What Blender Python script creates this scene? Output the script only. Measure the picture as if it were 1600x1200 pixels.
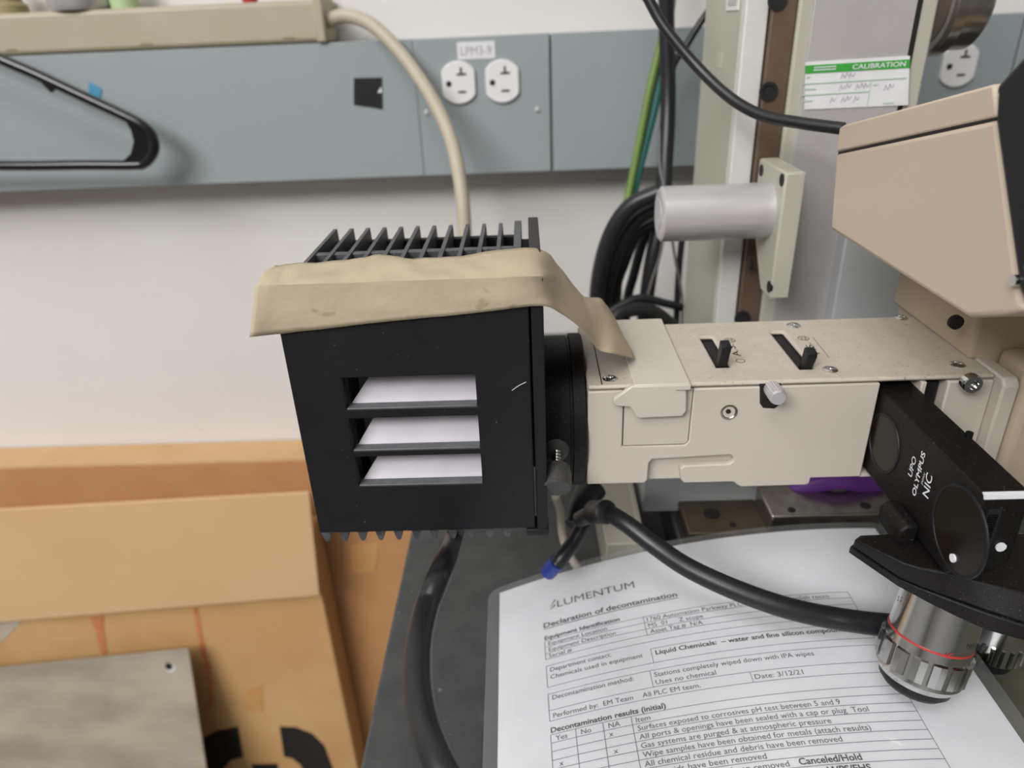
import bpy, bmesh, math, random
from mathutils import Vector, Matrix
random.seed(7)
for o in list(bpy.data.objects): bpy.data.objects.remove(o, do_unlink=True)
scene = bpy.context.scene
COL = scene.collection

# ------------------------------------------------------------------ camera
F, PITCH, ROLL, YAW, H = 1118.43, math.radians(26.7415), math.radians(2.5049), math.radians(1.8132), 0.308
_f = Vector((-math.sin(YAW)*math.cos(PITCH), math.cos(YAW)*math.cos(PITCH), -math.sin(PITCH)))
_r = Vector((math.cos(YAW), math.sin(YAW), 0)); _d = _f.cross(_r)
CR = math.cos(ROLL)*_r + math.sin(ROLL)*_d
CD = -math.sin(ROLL)*_r + math.cos(ROLL)*_d
CAM = Vector((0, 0, H))
cd = bpy.data.cameras.new('camera'); cam = bpy.data.objects.new('camera', cd); COL.objects.link(cam)
cd.sensor_fit = 'HORIZONTAL'; cd.sensor_width = 36.0; cd.lens = F*36/1600
m = Matrix((CR, -CD, -_f)).transposed().to_4x4(); m.translation = CAM; cam.matrix_world = m
cd.clip_start = 0.01; cd.clip_end = 20
cd.dof.use_dof = True; cd.dof.focus_distance = 0.285; cd.dof.aperture_fstop = 9.0
scene.camera = cam

# ------------------------------------------------------------------ world, lights, exposure
w = bpy.data.worlds.new('world'); scene.world = w; w.use_nodes = True
w.node_tree.nodes['Background'].inputs[0].default_value = (1.0, 0.98, 0.95, 1)
w.node_tree.nodes['Background'].inputs[1].default_value = 0.05
def area(name, loc, target, sx, sy, energy, color=(1, 1, 1)):
    l = bpy.data.lights.new(name, 'AREA'); l.shape = 'RECTANGLE'; l.size = sx; l.size_y = sy; l.energy = energy; l.color = color
    o = bpy.data.objects.new(name, l); COL.objects.link(o); o.location = loc
    o.rotation_euler = (Vector(target)-Vector(loc)).to_track_quat('-Z', 'Y').to_euler(); return o
area('ceiling_light', (-1.5, -1.9, 2.0), (0.0, 0.4, 0.1), 1.8, 1.0, 74, (1.0, 1.0, 0.99))
area('ceiling_light', (-0.5, -0.7, 2.3), (-0.2, 0.0, 0), 1.4, 0.8, 18, (1.0, 1.0, 0.99))
scene.view_settings.view_transform = 'Standard'; scene.view_settings.look = 'None'
scene.view_settings.exposure = 0.43; scene.view_settings.gamma = 1.0; scene.view_settings.use_curve_mapping = False

# ------------------------------------------------------------------ helpers
def P(x, y, X=None, Y=None, Z=None, D=None):
    """the point of the place seen at photo pixel x, y on the plane X=, Y= or Z= (or at depth D)"""
    d = CR*((x-800)/F) + CD*((y-600)/F) + _f
    if D is not None: return CAM + d*D
    if Y is not None: return CAM + d*(Y/d.y)
    if Z is not None: return CAM + d*((Z-H)/d.z)
    return CAM + d*(X/d.x)
def XZ(pts, Y): return [(q.x, q.z) for q in (P(x, y, Y=Y) for x, y in pts)]

def srgb(c):
    return tuple(((v/255)/12.92 if v/255 <= .04045 else ((v/255+.055)/1.055)**2.4) for v in c)+(1,)
MATS = {}
def mat(name, col, rough=.5, metal=0., col2=None, scale=40., amount=.5, bump=0., bscale=300., spec=.5, detail=4., stretch=(1, 1, 1), speck=None, speck_scale=900., speck_lo=.68, coat=0., lo=.35, hi=.65):
    mt = bpy.data.materials.new(name); mt.use_nodes = True; nt = mt.node_tree; b = nt.nodes['Principled BSDF']
    b.inputs['Roughness'].default_value = rough; b.inputs['Metallic'].default_value = metal
    b.inputs['Specular IOR Level'].default_value = spec; b.inputs['Coat Weight'].default_value = coat
    tc = nt.nodes.new('ShaderNodeTexCoord'); mp = nt.nodes.new('ShaderNodeMapping'); mp.inputs['Scale'].default_value = stretch
    geo = nt.nodes.new('ShaderNodeNewGeometry'); nt.links.new(geo.outputs['Position'], mp.inputs['Vector'])
    c1 = srgb(col); c2 = srgb(col2) if col2 else tuple(v*.88 for v in c1[:3])+(1,)
    n = nt.nodes.new('ShaderNodeTexNoise'); n.inputs['Scale'].default_value = scale; n.inputs['Detail'].default_value = detail
    nt.links.new(mp.outputs[0], n.inputs['Vector'])
    mr = nt.nodes.new('ShaderNodeMapRange'); mr.inputs['From Min'].default_value = lo; mr.inputs['From Max'].default_value = hi; mr.inputs['To Max'].default_value = amount
    nt.links.new(n.outputs['Fac'], mr.inputs['Value'])
    mx = nt.nodes.new('ShaderNodeMix'); mx.data_type = 'RGBA'; mx.inputs[6].default_value = c1; mx.inputs[7].default_value = c2
    nt.links.new(mr.outputs[0], mx.inputs[0]); out = mx.outputs[2]
    if speck:
        n2 = nt.nodes.new('ShaderNodeTexNoise'); n2.inputs['Scale'].default_value = speck_scale; n2.inputs['Detail'].default_value = 2
        nt.links.new(geo.outputs['Position'], n2.inputs['Vector'])
        m2 = nt.nodes.new('ShaderNodeMapRange'); m2.inputs['From Min'].default_value = speck_lo; m2.inputs['From Max'].default_value = speck_lo+.06
        nt.links.new(n2.outputs['Fac'], m2.inputs['Value'])
        x2 = nt.nodes.new('ShaderNodeMix'); x2.data_type = 'RGBA'; x2.inputs[7].default_value = srgb(speck)
        nt.links.new(m2.outputs[0], x2.inputs[0]); nt.links.new(out, x2.inputs[6]); out = x2.outputs[2]
    nt.links.new(out, b.inputs['Base Color'])
    if bump:
        n3 = nt.nodes.new('ShaderNodeTexNoise'); n3.inputs['Scale'].default_value = bscale; n3.inputs['Detail'].default_value = 3
        nt.links.new(mp.outputs[0], n3.inputs['Vector'])
        bp = nt.nodes.new('ShaderNodeBump'); bp.inputs['Strength'].default_value = bump; bp.inputs['Distance'].default_value = .001
        nt.links.new(n3.outputs['Fac'], bp.inputs['Height']); nt.links.new(bp.outputs[0], b.inputs['Normal'])
    MATS[name] = mt; return mt
mat('wall_paint', (216, 212, 209), .75, col2=(210, 205, 201), scale=6, bump=.1, bscale=250)
mat('ceiling_white', (232, 230, 226), .8)
mat('room_wall', (190, 190, 190), .8)
mat('floor_tile', (120, 115, 108), .5)
mat('raceway_paint', (147, 155, 157), .42, col2=(142, 150, 153), scale=8)
mat('raceway_dark', (60, 66, 68), .5)
mat('strip_plastic', (170, 162, 141), .5, col2=(160, 151, 127), scale=25)
mat('cord_grey', (178, 170, 150), .5)
mat('white_plastic', (226, 224, 224), .35)
mat('black_gloss', (14, 14, 16), .2, spec=.6)
mat('black_plastic', (24, 24, 27), .45, spec=.25, col2=(29, 29, 32), scale=60, bump=.12, bscale=900, speck=(95, 95, 98), speck_scale=420, speck_lo=.74)
mat('fin_metal', (62, 63, 67), .5, col2=(96, 97, 100), scale=300, bump=.3, bscale=1200, speck=(150, 150, 152), speck_scale=1300, speck_lo=.70)
mat('worn_metal', (70, 69, 67), .5, .2, col2=(50, 49, 48), scale=200, speck=(150, 148, 144), speck_scale=1500, speck_lo=.68)
mat('lip_lit_grey', (104, 106, 108), .5, col2=(80, 82, 84), scale=300)  # black panel edge as lit from above, the light put into the colour
mat('black_matte', (16, 16, 17), .7)
mat('black_rubber', (26, 27, 30), .38, bump=.05)
mat('black_dusty', (19, 17, 16), .5, spec=.2, bump=.08, bscale=1500, speck=(82, 80, 76), speck_scale=1300, speck_lo=.675)
mat('reflector', (186, 181, 189), .35, col2=(170, 163, 173), scale=60)
mat('cream_paint', (190, 182, 171), .45, col2=(184, 176, 164), scale=30, bump=.05, bscale=1200)
mat('cream_dusty', (187, 179, 167), .5, col2=(174, 165, 152), scale=110, bump=.1, bscale=1500, speck=(138, 128, 115), speck_scale=800, speck_lo=.66)
mat('cap_plastic', (192, 187, 175), .4)
mat('column_paint', (174, 172, 160), .5, col2=(166, 163, 150), scale=12)
mat('column_light', (205, 204, 200), .5)
mat('beige_plastic', (187, 172, 155), .48, col2=(183, 169, 149), scale=12, bump=.05, bscale=1500)
mat('head_paint', (176, 162, 140), .5)
mat('panel_grey', (186, 182, 182), .35, .25, col2=(172, 168, 168), scale=40)
mat('grey_metal', (180, 184, 185), .4, .15)
mat('aluminium', (206, 203, 206), .36, .55, bump=.08, bscale=500)
mat('chrome', (205, 205, 204), .16, 1.0)
mat('steel', (170, 163, 155), .25, .95, col2=(120, 112, 105), scale=120)
mat('rail_steel', (116, 99, 86), .35, .45, col2=(100, 82, 70), scale=60)
mat('sheet_steel', (180, 171, 152), .45, .1, col2=(146, 138, 124), scale=9, amount=.9, stretch=(1, 1, 2.2))
mat('plate_brown', (92, 82, 66), .4, .5, col2=(66, 58, 48), scale=50)
mat('granite', (48, 47, 46), .35, speck=(80, 78, 74), speck_scale=500)
mat('bench_top', (70, 71, 71), .5, col2=(58, 59, 60), scale=60, amount=.9, speck=(110, 112, 112), speck_scale=160, speck_lo=.71, bump=.08, bscale=400)
mat('bench_side', (120, 118, 114), .5)
mat('card_back', (188, 140, 94), .8, col2=(178, 128, 82), scale=14, amount=.8)
mat('card_top', (204, 168, 124), .8, col2=(190, 150, 106), scale=20)
mat('card_light', (210, 174, 133), .8, col2=(202, 164, 122), scale=12, bump=.1, bscale=150)
mat('card_front', (206, 166, 116), .8, col2=(196, 152, 101), scale=10, amount=.9, bump=.1, bscale=150)
mat('card_tape', (190, 178, 160), .4)
mat('print_black', (30, 27, 25), .6)
mat('print_red', (196, 112, 72), .7, col2=(204, 140, 92), scale=60, amount=.8)
mat('print_amber', (200, 148, 84), .6, col2=(197, 156, 108), scale=50)
mat('paper', (229, 229, 234), .6)
mat('ink', (84, 84, 92), .6)
mat('ink_bold', (52, 52, 58), .6)
mat('ink_light', (120, 120, 130), .6)
mat('green_wire', (104, 130, 58), .45)
mat('teal_wire', (38, 100, 92), .45)
mat('thin_grey', (95, 92, 90), .5)
mat('blue_plastic', (38, 62, 150), .4)
mat('blue_tape', (70, 140, 178), .6)
mat('black_tape', (20, 20, 22), .4)
mat('purple', (112, 58, 150), .45, col2=(96, 44, 136), scale=60)
mat('white_label', (222, 222, 224), .5)
mat('sticker_green', (58, 158, 62), .5)
mat('sticker_line', (186, 210, 190), .6)
mat('ink_faint', (165, 150, 158), .6)
mat('ink_pale', (192, 182, 192), .6)
mat('white_print', (222, 222, 226), .5)
mat('red_print', (178, 52, 48), .4)
mat('glass_dark', (30, 24, 19), .22, spec=.25)
mat('olive', (140, 132, 92), .5)
mat('pale_green', (176, 196, 150), .4)
mat('base_olive', (96, 95, 82), .35, .3)
mat('stand_cream', (186, 182, 168), .5)
mat('hole_dark', (18, 15, 12), .7)
# masking tape: slightly translucent paper
mt = mat('masking_tape', (199, 186, 158), .55, col2=(187, 174, 147), scale=45, bump=.2, bscale=350, speck=(176, 160, 132), speck_scale=110, speck_lo=.67)
nt = mt.node_tree; pb = nt.nodes['Principled BSDF']; out = nt.nodes['Material Output']
tr = nt.nodes.new('ShaderNodeBsdfTranslucent'); tr.inputs[0].default_value = srgb((206, 190, 150)); ms = nt.nodes.new('ShaderNodeMixShader'); ms.inputs[0].default_value = .18
nt.links.new(pb.outputs[0], ms.inputs[1]); nt.links.new(tr.outputs[0], ms.inputs[2]); nt.links.new(ms.outputs[0], out.inputs[0])
# clear laminating film
mt = bpy.data.materials.new('film'); mt.use_nodes = True; nt = mt.node_tree; nt.nodes.remove(nt.nodes['Principled BSDF']); out = nt.nodes['Material Output']
ta = nt.nodes.new('ShaderNodeBsdfTransparent'); ta.inputs[0].default_value = (.985, .985, .985, 1)
df = nt.nodes.new('ShaderNodeBsdfDiffuse'); df.inputs[0].default_value = srgb((205, 208, 210))
gl = nt.nodes.new('ShaderNodeBsdfGlossy'); gl.inputs['Roughness'].default_value = .12
lw = nt.nodes.new('ShaderNodeLayerWeight'); lw.inputs['Blend'].default_value = .5      # Schlick, the same from both sides of the film
pw = nt.nodes.new('ShaderNodeMath'); pw.operation = 'POWER'; pw.inputs[1].default_value = 5; nt.links.new(lw.outputs['Facing'], pw.inputs[0])
fr = nt.nodes.new('ShaderNodeMath'); fr.operation = 'MULTIPLY_ADD'; fr.inputs[1].default_value = .9; fr.inputs[2].default_value = .045; nt.links.new(pw.outputs[0], fr.inputs[0])
a1 = nt.nodes.new('ShaderNodeMixShader'); a1.inputs[0].default_value = .12; a2 = nt.nodes.new('ShaderNodeMixShader')
nt.links.new(ta.outputs[0], a1.inputs[1]); nt.links.new(df.outputs[0], a1.inputs[2]); nt.links.new(fr.outputs[0], a2.inputs[0])
nt.links.new(a1.outputs[0], a2.inputs[1]); nt.links.new(gl.outputs[0], a2.inputs[2]); nt.links.new(a2.outputs[0], out.inputs[0]); MATS['film'] = mt

WL = {}   # world location of every object's origin
def place(o, loc, parent):
    o.location = loc; WL[o.name] = Vector(loc)
    if parent is not None:
        o.parent = parent; o.matrix_parent_inverse = Matrix.Translation(-WL[parent.name])
def tag(o, label=None, cat=None, group=None, kind=None):
    if label: o['label'] = label
    if cat: o['category'] = cat
    if group: o['group'] = group
    if kind: o['kind'] = kind
    return o
def thing(name, loc, label, cat, group=None):
    o = bpy.data.objects.new(name, None); COL.objects.link(o); o.empty_display_size = .02; place(o, loc, None); return tag(o, label, cat, group)
def build(name, bm, material, parent=None, bevel=0., smooth=40, seg=2, solid=0.):
    bmesh.ops.recalc_face_normals(bm, faces=bm.faces) if not solid else None
    vs = [v.co for v in bm.verts]
    lo = Vector([min(c[i] for c in vs) for i in range(3)]); hi = Vector([max(c[i] for c in vs) for i in range(3)])
    c = Vector(((lo.x+hi.x)/2, (lo.y+hi.y)/2, lo.z))
    for v in bm.verts: v.co -= c
    me = bpy.data.meshes.new(name); bm.to_mesh(me); bm.free()
    me.materials.append(MATS[material])
    if smooth:
        for p in me.polygons: p.use_smooth = True
        me.set_sharp_from_angle(angle=math.radians(smooth))
    o = bpy.data.objects.new(name, me); COL.objects.link(o); place(o, c, parent)
    if bevel:
        b = o.modifiers.new('bevel', 'BEVEL'); b.width = bevel; b.segments = seg; b.limit_method = 'ANGLE'; b.angle_limit = math.radians(35); b.harden_normals = False
    if solid:
        s = o.modifiers.new('thickness', 'SOLIDIFY'); s.thickness = solid; s.offset = 0
    return o
def clone(src, offset, parent, deep=True):
    c = src.copy(); COL.objects.link(c); place(c, WL[src.name]+Vector(offset), parent)
    for ch in src.children:
        if deep: clone(ch, offset, c)
    return c
def B(): return bmesh.new()
def box(bm, x0, x1, y0, y1, z0, z1):
    v = [bm.verts.new((x, y, z)) for z in (z0, z1) for y in (y0, y1) for x in (x0, x1)]
    for f in ((0, 2, 3, 1), (4, 5, 7, 6), (0, 1, 5, 4), (2, 6, 7, 3), (0, 4, 6, 2), (1, 3, 7, 5)): bm.faces.new([v[i] for i in f])
    return bm
def prism(bm, poly, axis, a0, a1):
    """poly: 2D points; axis y: (x,z) pairs, x: (y,z), z: (x,y)"""
    def pt(u, v, a): return (u, a, v) if axis == 'y' else ((a, u, v) if axis == 'x' else (u, v, a))
    A = [bm.verts.new(pt(u, v, a0)) for u, v in poly]; C = [bm.verts.new(pt(u, v, a1)) for u, v in poly]
    bm.faces.new(A); bm.faces.new(C[::-1]); n = len(poly)
    for i in range(n): bm.faces.new((A[i], C[i], C[(i+1) % n], A[(i+1) % n]))
    return bm
def frame_of(d):
    d = Vector(d).normalized(); h = Vector((0, 0, 1)) if abs(d.z) < .9 else Vector((1, 0, 0))
    u = d.cross(h).normalized(); return d, u, d.cross(u).normalized()
def lathe(bm, prof, origin, axis, seg=32, cap=True):
    """prof: (t along axis, radius)"""
    d, u, v = frame_of(axis); o = Vector(origin); rings = []
    for t, r in prof:
        rings.append([bm.verts.new(o+d*t+(u*math.cos(2*math.pi*i/seg)+v*math.sin(2*math.pi*i/seg))*max(r, 1e-6)) for i in range(seg)])
    for a, b in zip(rings, rings[1:]):
        for i in range(seg): bm.faces.new((a[i], a[(i+1) % seg], b[(i+1) % seg], b[i]))
    if cap: bm.faces.new(rings[0][::-1]); bm.faces.new(rings[-1])
    return bm
def cyl(bm, a, b, r, seg=24, ch=0.):
    a = Vector(a); b = Vector(b); L = (b-a).length
    prof = [(0, r), (L, r)] if not ch else [(0, r-ch), (ch, r), (L-ch, r), (L, r-ch)]
    return lathe(bm, prof, a, b-a, seg)
def spline(pts, n=10):
    pts = [Vector(p) for p in pts]; q = [pts[0]*2-pts[1]]+pts+[pts[-1]*2-pts[-2]]; out = []
    for i in range(1, len(q)-2):
        p0, p1, p2, p3 = q[i-1:i+3]
        for k in range(n):
            t = k/n; out.append(.5*((2*p1)+(p2-p0)*t+(2*p0-5*p1+4*p2-p3)*t*t+(3*p1-p0-3*p2+p3)*t**3))
    out.append(pts[-1]); return out
def tube(bm, pts, r, seg=12, n=10, flat=1.):
    c = spline(pts, n); rings = []; up = None
    for i, p in enumerate(c):
        d = (c[min(i+1, len(c)-1)]-c[max(i-1, 0)]).normalized()
        if up is None: _, up, _ = frame_of(d)
        up = (up-d*up.dot(d)).normalized(); s = d.cross(up)
        rr = r(i/(len(c)-1)) if callable(r) else r
        rings.append([bm.verts.new(p+up*math.cos(2*math.pi*k/seg)*rr*flat+s*math.sin(2*math.pi*k/seg)*rr) for k in range(seg)])
    for a, b in zip(rings, rings[1:]):
        for k in range(seg): bm.faces.new((a[k], a[(k+1) % seg], b[(k+1) % seg], b[k]))
    bm.faces.new(rings[0][::-1]); bm.faces.new(rings[-1]); return bm
def loft(bm, A, za, C, zc):
    a = [bm.verts.new((x, y, za)) for x, y in A]; c = [bm.verts.new((x, y, zc)) for x, y in C]; n = len(a)
    bm.faces.new(a); bm.faces.new(c[::-1])
    for i in range(n): bm.faces.new((a[i], c[i], c[(i+1) % n], a[(i+1) % n]))
    return bm
def holed(bm, u0, u1, v0, v1, holes, axis, a0, a1):
    """rectangular plate with rectangular holes"""
    us = sorted({u0, u1, *[h[i] for h in holes for i in (0, 1)]}); vs = sorted({v0, v1, *[h[i] for h in holes for i in (2, 3)]})
    def pt(u, v, a): return (u, a, v) if axis == 'y' else ((a, u, v) if axis == 'x' else (u, v, a))
    cache = {}
    def V(i, j, k):
        if (i, j, k) not in cache: cache[(i, j, k)] = bm.verts.new(pt(us[i], vs[j], (a0, a1)[k]))
        return cache[(i, j, k)]
    def solid(i, j):
        if not (0 <= i < len(us)-1 and 0 <= j < len(vs)-1): return False
        cu, cv = (us[i]+us[i+1])/2, (vs[j]+vs[j+1])/2
        return not any(h[0] < cu < h[1] and h[2] < cv < h[3] for h in holes)
    for i in range(len(us)-1):
        for j in range(len(vs)-1):
            if not solid(i, j): continue
            bm.faces.new((V(i, j, 0), V(i+1, j, 0), V(i+1, j+1, 0), V(i, j+1, 0)))
            bm.faces.new((V(i, j, 1), V(i, j+1, 1), V(i+1, j+1, 1), V(i+1, j, 1)))
            for (di, dj, a, b) in ((-1, 0, (i, j), (i, j+1)), (1, 0, (i+1, j), (i+1, j+1)), (0, -1, (i, j), (i+1, j)), (0, 1, (i, j+1), (i+1, j+1))):
                if not solid(i+di, j+dj): bm.faces.new((V(*a, 0), V(*b, 0), V(*b, 1), V(*a, 1)))
    return bm
_tc = {}
def glyphs(s, bold=0.):
    """2D outline mesh of a line of text, left-aligned on its baseline, size 1 -> (verts, faces, width)"""
    if (s, bold) in _tc: return _tc[(s, bold)]
    cu = bpy.data.curves.new('t', 'FONT'); cu.body = s; cu.size = 1; cu.offset = bold; cu.resolution_u = 3
    ob = bpy.data.objects.new('t', cu); COL.objects.link(ob); dg = bpy.context.evaluated_depsgraph_get()
    ev = ob.evaluated_get(dg); me = ev.to_mesh()
    v = [(q.co.x, q.co.y) for q in me.vertices]; f = [tuple(p.vertices) for p in me.polygons]; ev.to_mesh_clear()
    bpy.data.objects.remove(ob); bpy.data.curves.remove(cu)
    x0 = min(a for a, _ in v); wd = max(a for a, _ in v)-x0; v = [(a-x0, b) for a, b in v]
    _tc[(s, bold)] = (v, f, wd); return _tc[(s, bold)]
def letter(bm, s, fn, height, width=None, bold=0.):
    """put text into bm; fn(u along baseline, v up) -> 3D; height = cap height"""
    v, f, wd = glyphs(s, bold); sy = height/.70; sx = (width/wd) if width else sy
    vs = [bm.verts.new(fn(a*sx, b*sy)) for a, b in v]
    for q in f:
        try: bm.faces.new([vs[i] for i in q])
        except ValueError: pass
def planar(o, u, v):
    o = Vector(o); u = Vector(u); v = Vector(v); return lambda a, b: o+u*a+v*b

# ================================================================== setting
WALL_Y, RY = .735, .69
o = build('wall_back', box(B(), -3, 3, WALL_Y, WALL_Y+.1, -.8, 2.35), 'wall_paint'); tag(o, 'cream painted wall behind the bench', 'wall', kind='structure')
o = build('floor', box(B(), -3, 3, -3, WALL_Y, -.85, -.8), 'floor_tile'); tag(o, 'grey floor below the bench', 'floor', kind='structure')

for nm, b_, m_, lab in (('ceiling', (-3, 3, -3, WALL_Y+.1, 2.35, 2.45), 'ceiling_white', 'white ceiling of the laboratory'), ('wall_left', (-3.1, -3, -3, WALL_Y+.1, -.8, 2.35), 'room_wall', 'pale wall at the left of the room'),
                       ('wall_right', (3, 3.1, -3, WALL_Y+.1, -.8, 2.35), 'room_wall', 'pale wall at the right of the room'), ('wall_front', (-3, 3, -3.1, -3, -.8, 2.35), 'room_wall', 'wall behind the photographer')):
    tag(build(nm, box(B(), *b_), m_), lab, nm.split('_')[0], kind='structure')
# workbench
BX = -.086
t = thing('workbench', (.4, .3, -.8), 'dark speckled laboratory bench carrying the microscope', 'workbench')
build('bench_top', box(B(), BX, 1.1, -.12, WALL_Y-.002, -.035, 0), 'bench_top', t, bevel=.002)
for x, y in ((BX+.05, -.06), (BX+.05, .66), (1.02, -.06), (1.02, .66)):
    build('leg', box(B(), x, x+.05, y, y+.05, -.8, -.035), 'bench_side', t, bevel=.002)

# ------------------------------------------------------------------ raceway
t = thing('cable_raceway', (0, .71, .18), 'long blue-grey metal raceway with sockets along the wall', 'raceway')
RB, RT = .1825, .299
build('channel', box(B(), -1.2, 1.2, .697, WALL_Y, RB+.001, RT-.001), 'raceway_paint', t)
sx = [P(x, 150, Y=RY).x for x in (652, 861, 1572)]
for a, b in ((-1.2, sx[0]-.00008), (sx[0]+.00008, sx[1]-.001), (sx[1]+.001, sx[2]-.001), (sx[2]+.001, 1.2)):
    build('cover_panel', box(B(), a, b, RY, .6975, RB, RT), 'raceway_paint', t, bevel=.0007)
def socket(px, py, parent, yy=RY, rot=0):
    c = P(px, py, Y=yy); bm = B(); n = []
    for i in range(48):
        a = 2*math.pi*i/48; x, z = .0178*math.cos(a), .0178*math.sin(a); x = max(-.0148, min(.0148, x)); n.append((c.x+x, c.z+z))
    prism(bm, n, 'y', yy-.003, yy+.001); s = build('socket', bm, 'white_plastic', parent, bevel=.0008)
    bm = B()
    y0, y1 = yy-.0034, yy-.0028
    cyl(bm, (c.x-.0088, y0, c.z-.0006), (c.x-.0088, y1, c.z-.0006), .0025, 14)
    box(bm, c.x-.001, c.x+.006, y0, y1, c.z-.0085, c.z-.0068)
    box(bm, c.x-.0014, c.x+.0072, y0, y1, c.z+.006, c.z+.0076); box(bm, c.x+.0018, c.x+.0036, y0, y1, c.z+.0075, c.z+.0125)
    build('slots', bm, 'black_matte', s)
socket(717, 129, t); socket(785, 127, t); socket(1497, 102, t)
c = P(744, 78, Y=RY); box_ = box(B(), c.x-.0165, c.x+.0165, RY-.0006, RY, c.z-.0072, c.z+.0066); lb = build('name_label', box_, 'white_label', t)
bm = B(); letter(bm, 'LPM3-9', planar((c.x-.0135, RY-.0008, c.z-.004), (1, 0, 0), (0, 0, 1)), .007, .027); build('lettering', bm, 'ink_faint', lb)
for px, py in ((667, 176), (840, 171)):
    c = P(px, py, Y=RY); build('screw', lathe(B(), [(0, .0026), (.001, .0022), (.0014, .0012)], (c.x, RY, c.z), (0, -1, 0), 14), 'grey_metal', t)
bm = B(); prism(bm, XZ([(553, 122), (597, 121), (598, 171), (588, 169), (553, 164)], RY), 'y', RY-.0006, RY); k = build('black_patch', bm, 'black_tape', t)
c = P(593, 141, Y=RY); build('torn_spot', prism(B(), [(c.x-.002, c.z-.002), (c.x+.002, c.z-.002), (c.x+.002, c.z+.003)], 'y', RY-.0008, RY-.0004), 'white_label', k)
bm = B(); prism(bm, XZ([(139, 128), (150, 133), (160, 140), (155, 158), (148, 158), (140, 146)], RY), 'y', RY-.0008, RY)
tag(build('tape_scrap', bm, 'blue_tape'), 'small torn scrap of blue tape stuck above the black hanger', 'tape')

# power strip
t = thing('power_strip', (-.3, .705, .2995), 'long cream power strip lying on top of the grey raceway', 'power strip')
sxr = P(503, 40, Y=.688).x
build('body', box(B(), -.95, sxr, .688, .73, .2995, .3325), 'strip_plastic', t, bevel=.004, seg=3)
e = build('end_cap', box(B(), sxr-.006, sxr+.003, .686, .7315, .2992, .3345), 'strip_plastic', t, bevel=.002)
for px in (10, 225, 450):
    c = P(px, 55, Y=.688); build('moulded_mark', box(B(), c.x-.005, c.x+.005, .6875, .6885, .3035, .3048), 'olive', t)
c0 = P(512, 30, Y=.70)
bm = B(); tube(bm, [(c0.x-.008, c0.y, c0.z), (c0.x+.006, c0.y, c0.z)], lambda s: .0085-.002*s, 14, 4); build('strain_relief', bm, 'strip_plastic', t)
pts = [c0, P(545, 25, Y=.695), P(585, 42, Y=.685), P(630, 88, Y=.672), P(670, 145, Y=.655), P(700, 205, Y=.635), P(716, 265, Y=.615), P(725, 340, Y=.60), P(727, 420, Y=.595)]
pts += [Vector((pts[-1].x, .598, .05)), Vector((pts[-1].x+.012, .605, .014)), Vector((pts[-1].x+.045, .62, .0072)), Vector((pts[-1].x+.06, .66, .0072))]
build('cord', tube(B(), pts, .0058, 14, 8), 'cord_grey', t)
# odds and ends on the strip, cut by the frame
def on_strip(px, prof, material, name, label, cat):
    c = P(px, 8, Y=.708); tag(build(name, lathe(B(), prof, (c.x, .708, .3326), (0, 0, 1), 28), material), label, cat)
on_strip(15, [(0, .014), (.006, .014), (.009, .011), (.022, .011), (.024, .009)], 'olive', 'adapter_plug', 'olive adapter plug at the left end of the cream strip', 'plug')
on_strip(128, [(0, .024), (.004, .027), (.02, .027), (.024, .022), (.03, .022)], 'aluminium', 'metal_lid', 'wide silver metal lid standing on the cream strip', 'lid')
on_strip(196, [(0, .012), (.012, .012), (.014, .009), (.026, .009)], 'pale_green', 'bottle_cap', 'pale green cap beside the silver lid on the strip', 'cap')
on_strip(392, [(0, .006), (.003, .007), (.009, .006), (.01, .003)], 'red_print', 'push_button', 'tiny red button near the right end of the cream strip', 'button')

# hanger
HY = .655
bm = B()
tip = [(0, 92), (60, 118), (130, 151), (190, 179), (222, 196), (238, 214), (240, 236), (226, 255), (205, 258), (130, 258), (60, 259), (-60, 260)]
path = [P(-200, 0, Y=HY), P(-100, 47, Y=HY)]+[P(x, y, Y=HY) for x, y in tip]
lx = P(-200, 0, Y=HY); ll = P(-60, 260, Y=HY)
t = thing('clothes_hanger', (lx.x, HY, .19), 'black plastic clothes hanger hanging in front of the grey raceway', 'hanger')
mirror = lambda p: Vector((2*(lx.x-.05)-p.x, p.y, p.z))
full = [mirror(p) for p in path[::-1]]+path
build('frame', tube(B(), full+[full[0]], .0045, 10, 6), 'black_gloss', t)
web = [(195, 186), (226, 203), (237, 225), (226, 250), (200, 256), (190, 254), (205, 240), (210, 220), (205, 202)]
build('corner_web', prism(B(), XZ(web, HY), 'y', HY-.002, HY+.002), 'black_gloss', t, bevel=.0008)
hk = [(lx.x-.05, HY, lx.z+.005), (lx.x-.05, HY, lx.z+.05), (lx.x-.03, HY, lx.z+.075), (lx.x-.045, HY, lx.z+.10), (lx.x-.075, HY, lx.z+.09)]
build('hook', tube(B(), hk, .002, 8, 6), 'black_gloss', t)
c = P(76, 133, Y=HY); build('notch', prism(B(), [(c.x-.006, c.z+.004), (c.x+.008, c.z-.002), (c.x+.001, c.z-.006)], 'y', HY-.0018, HY+.0018), 'black_gloss', t)

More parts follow.
